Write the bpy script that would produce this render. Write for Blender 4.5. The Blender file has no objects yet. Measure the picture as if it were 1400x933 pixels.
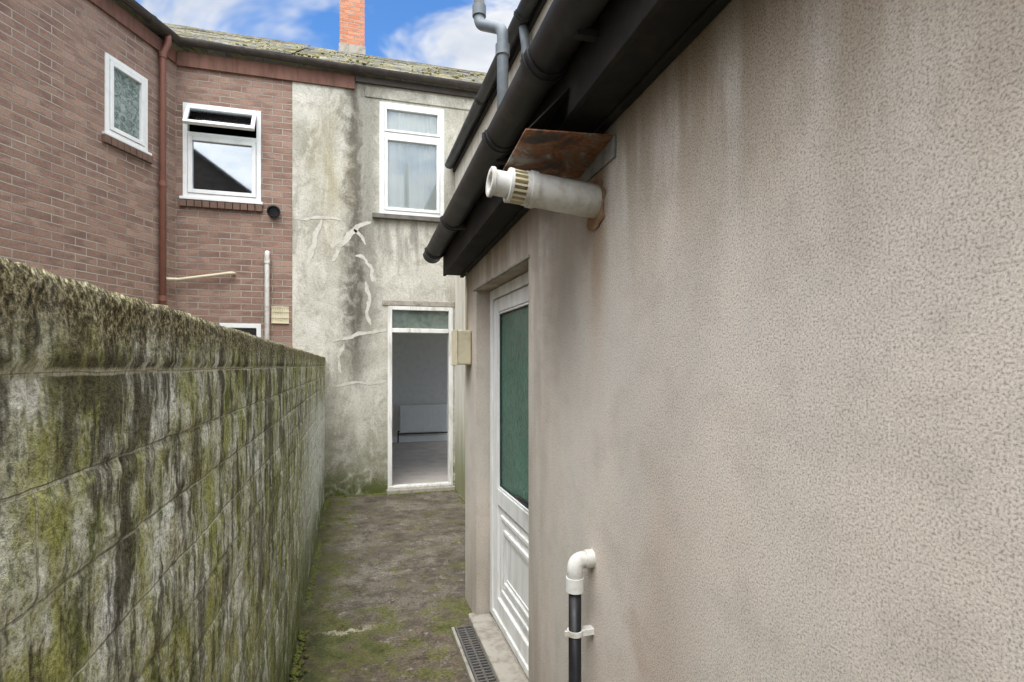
import bpy, bmesh, math, random
from mathutils import Vector, Matrix, noise as mn
random.seed(7)
S=bpy.context.scene
COL=S.collection
# ---------------------------------------------------------------- node helpers
def newmat(name, rough=0.8, metal=0.0, spec=0.3):
    m=bpy.data.materials.new(name); m.use_nodes=True
    nt=m.node_tree; b=nt.nodes['Principled BSDF']
    b.inputs['Roughness'].default_value=rough; b.inputs['Metallic'].default_value=metal
    b.inputs['Specular IOR Level'].default_value=spec
    return m,nt,b
def sv(nt,sock,v):
    if isinstance(v,bpy.types.NodeSocket): nt.links.new(v,sock)
    elif isinstance(v,(tuple,list)):
        v=tuple(v)
        if sock.type=='RGBA' and len(v)==3: v=v+(1,)
        sock.default_value=v
    else: sock.default_value=v
def co(nt,kind='Object'): return nt.nodes.new('ShaderNodeTexCoord').outputs[kind]
def mp(nt,v,scale=(1,1,1),loc=(0,0,0),rot=(0,0,0)):
    n=nt.nodes.new('ShaderNodeMapping'); sv(nt,n.inputs['Vector'],v)
    n.inputs['Scale'].default_value=scale; n.inputs['Location'].default_value=loc; n.inputs['Rotation'].default_value=rot
    return n.outputs[0]
def nz(nt,v,scale,detail=6,rough=.6,dist=0.0,col=False):
    n=nt.nodes.new('ShaderNodeTexNoise'); sv(nt,n.inputs['Vector'],v)
    detail=min(detail,3 if scale>35 else 5)
    n.inputs['Scale'].default_value=scale; n.inputs['Detail'].default_value=detail
    n.inputs['Roughness'].default_value=rough; n.inputs['Distortion'].default_value=dist
    return n.outputs['Color' if col else 'Fac']
def ramp(nt,f,stops):
    n=nt.nodes.new('ShaderNodeValToRGB'); sv(nt,n.inputs[0],f); e=n.color_ramp.elements
    while len(e)<len(stops): e.new(.5)
    for i,(p,c) in enumerate(stops):
        e[i].position=p
        if not isinstance(c,(tuple,list)): c=(c,c,c)
        e[i].color=tuple(c)[:3]+(1,)
    return n.outputs[0]
def mix(nt,f,a,b,bl='MIX'):
    n=nt.nodes.new('ShaderNodeMix'); n.data_type='RGBA'; n.blend_type=bl
    sv(nt,n.inputs[0],f); sv(nt,n.inputs[6],a); sv(nt,n.inputs[7],b); return n.outputs[2]
def ma(nt,op,a,b=0.0,clamp=False):
    n=nt.nodes.new('ShaderNodeMath'); n.operation=op; n.use_clamp=clamp
    sv(nt,n.inputs[0],a); sv(nt,n.inputs[1],b); return n.outputs[0]
def mr(nt,v,a,b,c=0.0,d=1.0):
    n=nt.nodes.new('ShaderNodeMapRange'); n.interpolation_type='SMOOTHSTEP'
    sv(nt,n.inputs[0],v); n.inputs[1].default_value=a; n.inputs[2].default_value=b; n.inputs[3].default_value=c; n.inputs[4].default_value=d
    return n.outputs[0]
def sep(nt,v):
    n=nt.nodes.new('ShaderNodeSeparateXYZ'); sv(nt,n.inputs[0],v); return n.outputs
def comb(nt,x,y,z):
    n=nt.nodes.new('ShaderNodeCombineXYZ'); sv(nt,n.inputs[0],x); sv(nt,n.inputs[1],y); sv(nt,n.inputs[2],z); return n.outputs[0]
def vadd(nt,a,b):
    n=nt.nodes.new('ShaderNodeVectorMath'); n.operation='ADD'; sv(nt,n.inputs[0],a); sv(nt,n.inputs[1],b); return n.outputs[0]
def vscale(nt,a,s):
    n=nt.nodes.new('ShaderNodeVectorMath'); n.operation='SCALE'; sv(nt,n.inputs[0],a); sv(nt,n.inputs['Scale'],s); return n.outputs[0]
def bump(nt,b,h,strength=.5,dist=.01,prev=None):
    n=nt.nodes.new('ShaderNodeBump'); sv(nt,n.inputs['Height'],h); n.inputs['Strength'].default_value=strength; n.inputs['Distance'].default_value=dist
    if prev is not None: nt.links.new(prev,n.inputs['Normal'])
    nt.links.new(n.outputs[0],b.inputs['Normal']); return n.outputs[0]
def bell(nt,v,c,w):
    d=ma(nt,'ABSOLUTE',ma(nt,'SUBTRACT',v,c)); return mr(nt,d,0,w,1,0)
def distort(nt,v,scale,amt):
    c=nz(nt,v,scale,2,.5,0,True)
    n=nt.nodes.new('ShaderNodeVectorMath'); n.operation='SUBTRACT'; sv(nt,n.inputs[0],c); n.inputs[1].default_value=(.5,.5,.5)
    return vadd(nt,v,vscale(nt,n.outputs[0],amt))
# ---------------------------------------------------------------- materials
def mat_render_right():
    m,nt,b=newmat('textured_render',.92,0,.12); v=co(nt); x,y,z=sep(nt,v)
    big=nz(nt,mp(nt,v,(1,1,.6)),1.7,5,.6,.4)
    c=ramp(nt,big,[(.32,(.47,.445,.40)),(.5,(.56,.50,.435)),(.68,(.61,.53,.45))])
    blot=nz(nt,v,7,6,.65)
    c=mix(nt,mr(nt,blot,.42,.72,0,.5),c,(.41,.36,.305))
    streak=nz(nt,mp(nt,v,(5,5,.7)),1.6,6,.6)
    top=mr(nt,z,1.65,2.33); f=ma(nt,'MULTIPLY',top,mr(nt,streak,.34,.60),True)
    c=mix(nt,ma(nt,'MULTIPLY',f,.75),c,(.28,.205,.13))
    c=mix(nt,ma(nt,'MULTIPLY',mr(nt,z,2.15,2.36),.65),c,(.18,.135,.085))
    lo=mr(nt,z,.9,.0); c=mix(nt,ma(nt,'MULTIPLY',lo,mr(nt,streak,.35,.7,.1,.7)),c,(.30,.26,.205))
    ds=bell(nt,x,-2.32,.5); c=mix(nt,ma(nt,'MULTIPLY',ds,mr(nt,streak,.35,.65,.2,.75)),c,(.32,.275,.225))
    dt=ma(nt,'MULTIPLY',bell(nt,ma(nt,'ADD',x,ma(nt,'MULTIPLY',blot,.3)),-1.78,.38),mr(nt,z,1.2,1.95)); c=mix(nt,ma(nt,'MULTIPLY',dt,.8),c,(.19,.16,.125))
    fl=ma(nt,'MULTIPLY',bell(nt,ma(nt,'ADD',x,ma(nt,'MULTIPLY',blot,.1)),-1.57,.10),mr(nt,z,1.35,2.12))
    c=mix(nt,ma(nt,'MULTIPLY',fl,.6),c,(.25,.14,.07))
    pk=bell(nt,ma(nt,'ADD',x,ma(nt,'MULTIPLY',blot,.3)),-1.1,.26); c=mix(nt,ma(nt,'MULTIPLY',pk,mr(nt,z,1.9,.3,.05,.65)),c,(.39,.28,.215))
    g1=nz(nt,v,250,3,.7)
    c=mix(nt,1.0,c,ramp(nt,g1,[(.36,.52),(.48,.98),(.64,1.22)]),'MULTIPLY')
    g2=nz(nt,v,75,3,.7); c=mix(nt,.5,c,ramp(nt,g2,[(.32,.74),(.46,1.0)]),'MULTIPLY')
    sv(nt,b.inputs['Base Color'],c)
    bump(nt,b,ma(nt,'ADD',g1,ma(nt,'MULTIPLY',g2,.2)),.32,.0025)
    return m
def mat_render_grey():
    m,nt,b=newmat('weathered_cement_render',.93,0,.12); v=co(nt); x,y,z=sep(nt,v)
    big=nz(nt,mp(nt,v,(1,1,.7)),1.3,8,.65,.6)
    c=ramp(nt,big,[(.32,(.30,.285,.23)),(.44,(.43,.41,.345)),(.56,(.52,.50,.43)),(.72,(.64,.62,.55))])
    med=nz(nt,v,6,8,.7,.5); c=mix(nt,mr(nt,med,.46,.70,0,.65),c,(.28,.26,.205))
    streak=nz(nt,mp(nt,v,(4,4,.6)),1.5,8,.7,.5)
    c=mix(nt,mr(nt,streak,.50,.70,0,.55),c,(.24,.22,.175))
    c=mix(nt,mr(nt,nz(nt,mp(nt,v,(2.2,2.2,1.1),(5,2,1)),2.4,6,.7,.6),.50,.66,0,.6),c,(.64,.61,.53))
    wob=ma(nt,'MULTIPLY',ma(nt,'SUBTRACT',med,.5),.45)
    xx=ma(nt,'ADD',x,wob)
    st=ma(nt,'MULTIPLY',bell(nt,xx,.05,.22),mr(nt,z,.9,2.0)); st=ma(nt,'MULTIPLY',st,mr(nt,streak,.30,.55,.6,.95))
    c=mix(nt,st,c,(.10,.09,.072))
    st2=ma(nt,'MULTIPLY',bell(nt,xx,.24,.14),mr(nt,z,1.2,2.4)); c=mix(nt,ma(nt,'MULTIPLY',st2,.65),c,(.17,.16,.13))
    rs=ma(nt,'MULTIPLY',ma(nt,'MULTIPLY',bell(nt,x,.72,.6),bell(nt,z,3.25,.5)),mr(nt,streak,.42,.58)); c=mix(nt,ma(nt,'MULTIPLY',rs,.7),c,(.22,.21,.18))
    lo=ma(nt,'MULTIPLY',mr(nt,z,1.3,.1),mr(nt,med,.3,.6)); c=mix(nt,ma(nt,'MULTIPLY',lo,.7),c,(.20,.195,.12))
    lo2=mr(nt,z,.45,.0); c=mix(nt,ma(nt,'MULTIPLY',lo2,mr(nt,med,.3,.55)),c,(.10,.115,.035))
    oc=ma(nt,'MULTIPLY',bell(nt,xx,-.25,.4),bell(nt,z,3.9,1.3)); c=mix(nt,ma(nt,'MULTIPLY',oc,mr(nt,streak,.35,.6,0,.65)),c,(.34,.30,.185))
    fine=nz(nt,v,45,5,.7); c=mix(nt,.8,c,ramp(nt,fine,[(.3,.65),(.5,1.0),(.7,1.15)]),'MULTIPLY')
    sv(nt,b.inputs['Base Color'],c)
    bump(nt,b,ma(nt,'ADD',med,fine),.45,.010)
    return m
def mat_render_cream():
    m,nt,b=newmat('painted_render',.9,0,.15); v=co(nt)
    st=nz(nt,mp(nt,v,(3,3,.5)),2,6,.6)
    c=ramp(nt,st,[(.35,(.52,.49,.40)),(.55,(.68,.65,.57)),(.7,(.74,.72,.66))])
    z=sep(nt,v)[2]; c=mix(nt,ma(nt,'MULTIPLY',mr(nt,z,1.2,.1),.8),c,(.18,.19,.06))
    sv(nt,b.inputs['Base Color'],c); bump(nt,b,nz(nt,v,40,5,.6),.3,.008); return m
def mat_brick(name,c1,c2,c3,mortar,bw=.225,rh=.075):
    m,nt,b=newmat(name,.9,0,.15); v=co(nt); x,y,z=sep(nt,v)
    v0=comb(nt,ma(nt,'ADD',x,y),z,0.0)
    v2=distort(nt,v0,18,.007)
    n=nt.nodes.new('ShaderNodeTexBrick'); sv(nt,n.inputs['Vector'],v2)
    n.inputs['Scale'].default_value=1; n.inputs['Brick Width'].default_value=bw; n.inputs['Row Height'].default_value=rh
    n.inputs['Mortar Size'].default_value=.0065; n.inputs['Mortar Smooth'].default_value=.4; n.inputs['Bias'].default_value=0
    sv(nt,n.inputs['Color1'],c1); sv(nt,n.inputs['Color2'],c2); sv(nt,n.inputs['Mortar'],(0,0,0))
    col=n.outputs['Color']; fac=n.outputs['Fac']
    col=mix(nt,mr(nt,nz(nt,mp(nt,v0,(4.4,13,1)),1,1,.5),.48,.62,0,.7),col,c3)
    grime=nz(nt,v,2.2,7,.65); col=mix(nt,.7,col,ramp(nt,grime,[(.3,.72),(.6,1.12)]),'MULTIPLY')
    fine=nz(nt,v,60,5,.7); col=mix(nt,.8,col,ramp(nt,fine,[(.3,.7),(.7,1.2)]),'MULTIPLY')
    mo=mix(nt,mr(nt,grime,.35,.65),mortar,tuple(k*.6 for k in mortar))
    c=mix(nt,fac,col,mo); sv(nt,b.inputs['Base Color'],c)
    h=ma(nt,'ADD',ma(nt,'MULTIPLY',fac,-1.0),ma(nt,'MULTIPLY',fine,.35)); bump(nt,b,h,.6,.007)
    return m
def mat_block():
    m,nt,b=newmat('mossy_block_wall',.95,0,.1); v=co(nt); x,y,z=sep(nt,v)
    v0=comb(nt,y,ma(nt,'SUBTRACT',z,1.59-.118*20),0.0)
    v1=distort(nt,v0,14,.007)
    n=nt.nodes.new('ShaderNodeTexBrick'); sv(nt,n.inputs['Vector'],v1); n.inputs['Scale'].default_value=1
    n.inputs['Brick Width'].default_value=.45; n.inputs['Row Height'].default_value=.118; n.inputs['Mortar Size'].default_value=.0028
    n.inputs['Mortar Smooth'].default_value=.6; sv(nt,n.inputs['Color1'],(.0,.0,.0)); sv(nt,n.inputs['Color2'],(1,1,1)); sv(nt,n.inputs['Mortar'],(.5,.5,.5))
    fac=n.outputs['Fac']; bv=n.outputs['Color']
    med=nz(nt,v,10,8,.75,.1); streak=nz(nt,mp(nt,v,(9,9,2.0)),1.7,8,.74,.05); fine=nz(nt,v,110,6,.75); big=nz(nt,v,2.6,6,.65,.2)
    c=ramp(nt,med,[(.33,(.30,.29,.19)),(.45,(.48,.475,.35)),(.55,(.64,.64,.53)),(.66,(.80,.81,.73))])
    c=mix(nt,.18,c,bv,'OVERLAY')
    al=nz(nt,mp(nt,v,(1.6,1.6,.9),(3,7,2)),3.6,8,.76,.15)
    c=mix(nt,mr(nt,al,.42,.60,0,.85),c,(.30,.305,.07))
    c=mix(nt,mr(nt,nz(nt,mp(nt,v,(1.5,1.5,.7),(1,9,5)),7,8,.76,.1),.52,.63,0,.85),c,(.11,.13,.03))
    topm=mr(nt,z,.3,1.6,.7,1.0)
    c=mix(nt,ma(nt,'MULTIPLY',mr(nt,streak,.48,.60,0,.9),topm),c,(.068,.060,.040))
    c=mix(nt,ma(nt,'MULTIPLY',mr(nt,nz(nt,mp(nt,v,(2.2,2.2,.8),(8,1,3)),2.2,8,.75,.1),.50,.60,0,.85),topm),c,(.085,.076,.050))
    w=ma(nt,'MULTIPLY',mr(nt,y,3.2,5.2),mr(nt,ma(nt,'ADD',z,ma(nt,'MULTIPLY',big,.5)),1.75,1.2)); w2=ma(nt,'MULTIPLY',w,mr(nt,med,.62,.50)); c=mix(nt,ma(nt,'MULTIPLY',w2,.85),c,(.68,.70,.67))
    bs=ma(nt,'MULTIPLY',mr(nt,z,.6,.05),mr(nt,big,.3,.5)); c=mix(nt,ma(nt,'MULTIPLY',bs,.85),c,(.11,.13,.03))
    cp=mr(nt,ma(nt,'ADD',z,ma(nt,'MULTIPLY',ma(nt,'SUBTRACT',med,.5),.14)),1.60,1.67)
    cc=ramp(nt,fine,[(.38,(.045,.038,.024)),(.5,(.13,.105,.05)),(.64,(.42,.38,.24))])
    c=mix(nt,ma(nt,'MULTIPLY',cp,.85),c,cc)
    jc=mix(nt,mr(nt,al,.42,.55),(.13,.12,.08),(.46,.44,.34))
    c=mix(nt,ma(nt,'MULTIPLY',fac,.65),c,jc)
    lj=bell(nt,ma(nt,'ADD',z,ma(nt,'MULTIPLY',ma(nt,'SUBTRACT',med,.5),.02)),1.592,.007); c=mix(nt,ma(nt,'MULTIPLY',lj,.8),c,(.60,.58,.43))
    c=mix(nt,.9,c,ramp(nt,fine,[(.34,.45),(.5,1.0),(.66,1.22)]),'MULTIPLY')
    sv(nt,b.inputs['Base Color'],c)
    h=ma(nt,'ADD',fine,ma(nt,'MULTIPLY',med,.5))
    h=ma(nt,'SUBTRACT',h,ma(nt,'MULTIPLY',fac,.6))
    bump(nt,b,h,.7,.007)
    return m
def mat_ground():
    m,nt,b=newmat('worn_concrete',.9,0,.25); v=co(nt); x,y,z=sep(nt,v)
    big=nz(nt,v,1.8,8,.65,.2); med=nz(nt,v,6,8,.78,.1); fine=nz(nt,v,80,6,.75)
    c=ramp(nt,big,[(.32,(.075,.062,.046)),(.5,(.14,.118,.09)),(.66,(.21,.187,.15))])
    near=mr(nt,y,3.8,3.2); c=mix(nt,ma(nt,'MULTIPLY',near,.55),c,(.13,.095,.06))
    c=mix(nt,mr(nt,med,.44,.62,0,.7),c,(.052,.041,.03))
    c=mix(nt,mr(nt,nz(nt,mp(nt,v,(1,1,1),(4,4,0)),13,7,.75),.55,.68,0,.65),c,(.31,.285,.235))
    mo=nz(nt,mp(nt,v,(1,1,1),(9,1,0)),4.2,7,.76,.1)
    ed=mr(nt,x,.15,-.28,.0,.13); mo=ma(nt,'ADD',mo,ed)
    ed2=bell(nt,y,3.35,.7); mo=ma(nt,'ADD',mo,ma(nt,'MULTIPLY',ed2,.08))
    c=mix(nt,mr(nt,mo,.53,.65,0,.8),c,(.115,.118,.028))
    c=mix(nt,mr(nt,mo,.64,.73,0,.75),c,(.05,.06,.016))
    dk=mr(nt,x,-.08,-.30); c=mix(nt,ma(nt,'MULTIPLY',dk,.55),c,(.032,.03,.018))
    jl=bell(nt,ma(nt,'ADD',y,ma(nt,'MULTIPLY',ma(nt,'SUBTRACT',med,.5),.25)),3.5,.025)
    jl=ma(nt,'MULTIPLY',jl,bell(nt,x,-.02,.24))
    c=mix(nt,ma(nt,'MULTIPLY',jl,mr(nt,big,.3,.5)),c,(.40,.35,.26))
    c=mix(nt,.95,c,ramp(nt,fine,[(.32,.42),(.5,1.0),(.68,1.5)]),'MULTIPLY')
    sv(nt,b.inputs['Base Color'],c); sv(nt,b.inputs['Roughness'],mr(nt,big,.3,.7,.45,.8))
    bump(nt,b,ma(nt,'ADD',fine,med),.8,.010); return m
def mat_simple(name,c,rough=.5,metal=0,spec=.4,dirt=.35,dcol=None,scale=9,bmp=.1,streaks=False):
    m,nt,b=newmat(name,rough,metal,spec); v=co(nt)
    n=nz(nt,mp(nt,v,(4,4,.7)) if streaks else v,scale if not streaks else 3,7,.65,.3)
    if dcol is None: dcol=tuple(k*.45 for k in c)
    cc=mix(nt,mr(nt,n,.42,.72,0,dirt),c,dcol)
    sv(nt,b.inputs['Base Color'],cc); sv(nt,b.inputs['Roughness'],mr(nt,n,.3,.7,rough,min(1,rough+.25)))
    if bmp>=.2: bump(nt,b,nz(nt,v,60,3,.6),bmp,.003)
    return m
def mat_rust():
    m,nt,b=newmat('rusty_sheet',.65,0,.4); v=co(nt); n=nz(nt,v,9,8,.7,.8); f=nz(nt,v,60,5,.7)
    c=ramp(nt,n,[(.38,(.06,.052,.048)),(.45,(.14,.065,.035)),(.52,(.27,.11,.045)),(.57,(.18,.13,.105)),(.68,(.38,.355,.32))])
    c=mix(nt,.6,c,ramp(nt,f,[(.3,.6),(.7,1.3)]),'MULTIPLY'); sv(nt,b.inputs['Base Color'],c); bump(nt,b,f,.3,.003); return m
def mat_glass(name,tint,transp,rough=.03):
    m=bpy.data.materials.new(name); m.use_nodes=True; nt=m.node_tree; nt.nodes.clear()
    o=nt.nodes.new('ShaderNodeOutputMaterial'); t=nt.nodes.new('ShaderNodeBsdfTransparent'); t.inputs[0].default_value=tint+(1,)
    p=nt.nodes.new('ShaderNodeBsdfGlossy'); p.inputs['Color'].default_value=(.95,.97,1,1); p.inputs['Roughness'].default_value=rough
    fr=nt.nodes.new('ShaderNodeFresnel'); fr.inputs[0].default_value=1.5
    mx=nt.nodes.new('ShaderNodeMixShader'); f=ma(nt,'ADD',fr.outputs[0],1-transp,True)
    nt.links.new(f,mx.inputs[0]); nt.links.new(t.outputs[0],mx.inputs[1]); nt.links.new(p.outputs[0],mx.inputs[2]); nt.links.new(mx.outputs[0],o.inputs[0])
    return m
def mat_obscure(name,c1,c2,scale,aniso=(1,1,.3)):
    m,nt,b=newmat(name,.12,0,.6); v=co(nt); n=nz(nt,mp(nt,v,aniso),scale,5,.65,1.2); l=nz(nt,v,2.5,3,.5)
    c=mix(nt,mr(nt,n,.35,.65),c1,c2); c=mix(nt,.6,c,ramp(nt,l,[(.3,.6),(.65,1.25)]),'MULTIPLY')
    sv(nt,b.inputs['Base Color'],c); bump(nt,b,n,.5,.006); return m
def mat_slate():
    m,nt,b=newmat('mossy_slate',.85,0,.2); v=co(nt); x,y,z=sep(nt,v)
    n=nt.nodes.new('ShaderNodeTexBrick'); sv(nt,n.inputs['Vector'],comb(nt,x,ma(nt,'MULTIPLY',y,1.155),0.0)); n.inputs['Scale'].default_value=1
    n.inputs['Brick Width'].default_value=.3; n.inputs['Row Height'].default_value=.2; n.inputs['Mortar Size'].default_value=.004
    sv(nt,n.inputs['Color1'],(.15,.145,.14)); sv(nt,n.inputs['Color2'],(.27,.26,.235)); sv(nt,n.inputs['Mortar'],(.05,.05,.04))
    mo=nz(nt,v,4,7,.7,.4); c=mix(nt,mr(nt,mo,.46,.60,0,.8),n.outputs[0],(.31,.275,.12))
    c=mix(nt,mr(nt,nz(nt,v,12,6,.7),.52,.62,0,.6),c,(.38,.36,.28))
    sv(nt,b.inputs['Base Color'],c); bump(nt,b,ma(nt,'ADD',mo,nz(nt,v,30,4,.6)),.6,.03); return m

M={}
M['rr']=mat_render_right(); M['rg']=mat_render_grey(); M['rc']=mat_render_cream()
M['brick']=mat_brick('brown_brick',(.25,.155,.118),(.33,.22,.168),(.20,.125,.10),(.38,.34,.29))
M['brick2']=mat_brick('chimney_brick',(.46,.17,.09),(.54,.25,.15),(.38,.15,.10),(.44,.38,.32))
M['brick3']=mat_brick('old_brick',(.13,.10,.085),(.20,.15,.12),(.10,.08,.07),(.2,.19,.17))
M['block']=mat_block(); M['ground']=mat_ground(); M['rust']=mat_rust(); M['slate']=mat_slate()
M['upvc']=mat_simple('white_upvc',(.76,.76,.74),.3,0,.5,.3,(.48,.48,.43))
M['upvc_g']=mat_simple('dirty_white_pipe',(.66,.65,.61),.35,0,.5,.8,(.38,.33,.26),16)
M['upvc_d']=mat_simple('white_upvc_weathered',(.74,.74,.72),.35,0,.5,.55,(.46,.43,.38),streaks=True)
M['oldwhite']=mat_simple('white_painted_frame',(.74,.73,.69),.5,0,.3,.7,(.36,.33,.26),10,streaks=True)
M['cream']=mat_simple('cream_plastic',(.64,.57,.40),.4,0,.4,.35)
M['black']=mat_simple('black_plastic',(.020,.021,.023),.36,0,.45,.7,(.085,.078,.07),6)
M['blackpipe']=mat_simple('black_pipe',(.010,.010,.012),.35,0,.35,.4,(.04,.038,.035),8)
M['soffit']=mat_simple('black_painted_board',(.018,.018,.018),.7,0,.3,.7,(.07,.06,.05),5,.3)
M['greypipe']=mat_simple('grey_pipe',(.11,.13,.145),.4,0,.5,.5,(.24,.25,.26),7)
M['galv']=mat_simple('galvanised_edge',(.26,.26,.25),.6,0,.4,.8,(.13,.11,.09),14)
M['palepipe']=mat_simple('pale_pipe',(.50,.51,.52),.4,0,.5,.5,(.25,.25,.25),7)
M['brownp']=mat_simple('brown_plastic',(.19,.075,.05),.4,0,.4,.4,(.13,.06,.045))
M['brownw']=mat_simple('brown_timber',(.18,.085,.058),.6,0,.3,.7,(.085,.05,.038),streaks=True)
M['dgutter']=mat_simple('dark_gutter',(.05,.04,.036),.5,0,.4,.5,(.12,.10,.08))
M['conc']=mat_simple('concrete',(.36,.33,.28),.9,0,.2,.75,(.15,.13,.10),12,.5)
M['dsill']=mat_simple('dark_sill',(.16,.145,.13),.85,0,.2,.6,(.06,.06,.05),12,.5)
M['bsill']=mat_simple('brick_sill',(.16,.10,.075),.85,0,.2,.6,(.08,.055,.04),12,.5)
M['patch']=mat_simple('cement_patch',(.54,.52,.455),.95,0,.1,1.0,(.38,.36,.295),11,.5)
M['iron']=mat_simple('cast_iron',(.12,.115,.11),.6,.3,.4,.6,(.20,.16,.12),20,.4)
M['dark']=mat_simple('dark_void',(.012,.012,.012),.9,0,.1,.2)
M['intw']=mat_simple('interior_plaster',(.74,.72,.67),.9,0,.2,.2,bmp=.05)
M['intf']=mat_simple('laminate_floor',(.50,.45,.40),.4,0,.4,.5,(.34,.31,.27),4)
M['radi']=mat_simple('radiator_white',(.88,.88,.86),.35,0,.4,.1,bmp=.02)
M['curtain']=mat_simple('net_curtain',(.90,.90,.88),.9,0,.1,.1)
M['hole']=mat_simple('broken_render',(.32,.19,.11),.95,0,.1,.8,(.12,.07,.04),25,.8)
M['moss']=mat_simple('moss',(.12,.13,.035),.95,0,.1,.8,(.06,.068,.02),20,.5)
M['lichen']=mat_simple('roof_lichen',(.28,.25,.12),.95,0,.1,.8,(.13,.125,.07),9,.5)
M['leaf']=mat_simple('dead_leaves',(.15,.09,.045),.8,0,.2,.8,(.05,.035,.02),30,.3)
M['soil']=mat_simple('soil',(.12,.11,.085),.95,0,.1,.7,(.05,.06,.03),3,.5)
M['glass']=mat_glass('window_glass',(.95,.97,.96),.985)
M['glassr']=mat_glass('window_glass_reflective',(.75,.8,.8),.80)
M['obsg']=mat_obscure('obscure_green_glass',(.012,.056,.038),(.05,.175,.12),95)
M['obsw']=mat_obscure('obscure_grey_glass',(.09,.13,.12),(.30,.36,.33),22,(1,1,1))
M['trans']=mat_obscure('dusty_glass',(.09,.115,.10),(.15,.18,.155),6,(1,1,1))

# ---------------------------------------------------------------- mesh helpers
def empty(name,loc=(0,0,0)):
    e=bpy.data.objects.new(name,None); COL.objects.link(e); e.location=loc; e.empty_display_size=.2; return e
def finish(me,name,mat,parent=None,mx=None,smooth=False,bevel=0,seg=2):
    o=bpy.data.objects.new(name,me); COL.objects.link(o)
    if mat is not None: me.materials.append(M[mat] if isinstance(mat,str) else mat)
    if smooth:
        for p in me.polygons: p.use_smooth=True
    if bevel:
        b=o.modifiers.new('bevel','BEVEL'); b.width=bevel; b.segments=seg; b.limit_method='ANGLE'
    W=mx.copy() if mx is not None else Matrix.Identity(4)
    if parent is not None:
        o.parent=parent; o.matrix_parent_inverse=Matrix.Translation(-Vector(parent.location)) if parent.parent is None else Matrix.Identity(4)
    o.matrix_basis=W
    return o
def boxes(name,L,mat,parent=None,mx=None,bevel=0):
    vs=[];fs=[]
    for (x0,x1,y0,y1,z0,z1) in L:
        n=len(vs); vs+=[(x0,y0,z0),(x1,y0,z0),(x1,y1,z0),(x0,y1,z0),(x0,y0,z1),(x1,y0,z1),(x1,y1,z1),(x0,y1,z1)]
        fs+=[[n+i for i in f] for f in ((0,3,2,1),(4,5,6,7),(0,1,5,4),(1,2,6,5),(2,3,7,6),(3,0,4,7))]
    me=bpy.data.meshes.new(name); me.from_pydata(vs,[],fs); me.update()
    return finish(me,name,mat,parent,mx,False,bevel)
def prism(name,vs,fs,mat,parent=None,mx=None,smooth=False,bevel=0):
    me=bpy.data.meshes.new(name); me.from_pydata(vs,[],fs); me.update()
    bm=bmesh.new(); bm.from_mesh(me); bmesh.ops.recalc_face_normals(bm,faces=bm.faces); bm.to_mesh(me); bm.free()
    return finish(me,name,mat,parent,mx,smooth,bevel)
def wall(name,x0,x1,z0,z1,th,holes,mat,parent=None,mx=None):
    xs=sorted(set([x0,x1]+[h[0] for h in holes]+[h[1] for h in holes])); zs=sorted(set([z0,z1]+[h[2] for h in holes]+[h[3] for h in holes]))
    V={};vs=[];fs=[]
    def vid(x,y,z):
        k=(round(x,5),round(y,5),round(z,5))
        if k not in V: V[k]=len(vs); vs.append((x,y,z))
        return V[k]
    def solid(i,j):
        if i<0 or j<0 or i>=len(xs)-1 or j>=len(zs)-1: return False
        cx=(xs[i]+xs[i+1])/2; cz=(zs[j]+zs[j+1])/2
        return not any(h[0]<cx<h[1] and h[2]<cz<h[3] for h in holes)
    for i in range(len(xs)-1):
        for j in range(len(zs)-1):
            if not solid(i,j): continue
            a,b_,c,d=xs[i],xs[i+1],zs[j],zs[j+1]
            fs.append([vid(a,0,c),vid(b_,0,c),vid(b_,0,d),vid(a,0,d)])
            fs.append([vid(a,th,c),vid(a,th,d),vid(b_,th,d),vid(b_,th,c)])
            if not solid(i-1,j): fs.append([vid(a,0,c),vid(a,0,d),vid(a,th,d),vid(a,th,c)])
            if not solid(i+1,j): fs.append([vid(b_,0,c),vid(b_,th,c),vid(b_,th,d),vid(b_,0,d)])
            if not solid(i,j-1): fs.append([vid(a,0,c),vid(a,th,c),vid(b_,th,c),vid(b_,0,c)])
            if not solid(i,j+1): fs.append([vid(a,0,d),vid(b_,0,d),vid(b_,th,d),vid(a,th,d)])
    return prism(name,vs,fs,mat,parent,mx)
def roundpath(pts,r,n=6):
    pts=[Vector(p) for p in pts]; out=[pts[0]]
    for i in range(1,len(pts)-1):
        a,b,c=pts[i-1],pts[i],pts[i+1]; d1=(a-b); d2=(c-b); rr=min(r,d1.length*.45,d2.length*.45)
        p=b+d1.normalized()*rr; q=b+d2.normalized()*rr
        for k in range(n+1):
            t=k/n; out.append((1-t)**2*p+2*t*(1-t)*b+t*t*q)
    out.append(pts[-1]); return out
def tube(name,pts,rad,mat,parent=None,mx=None,r=.05,seg=20,n=6):
    P=roundpath(pts,r,n); vs=[];fs=[]
    up=None
    for i,p in enumerate(P):
        t=(P[min(i+1,len(P)-1)]-P[max(i-1,0)]).normalized()
        if up is None:
            up=Vector((0,0,1)) if abs(t.z)<.9 else Vector((0,1,0))
        sx=(up-t*up.dot(t)).normalized(); up=sx; sy=t.cross(sx)
        for k in range(seg):
            a=2*math.pi*k/seg; vs.append(p+sx*math.cos(a)*rad+sy*math.sin(a)*rad)
    for i in range(len(P)-1):
        for k in range(seg):
            a=i*seg+k; b=i*seg+(k+1)%seg; fs.append([a,b,b+seg,a+seg])
    fs.append(list(range(seg))[::-1]); fs.append([ (len(P)-1)*seg+k for k in range(seg)])
    o=prism(name,[tuple(v) for v in vs],fs,mat,parent,mx,True)
    return o
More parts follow.
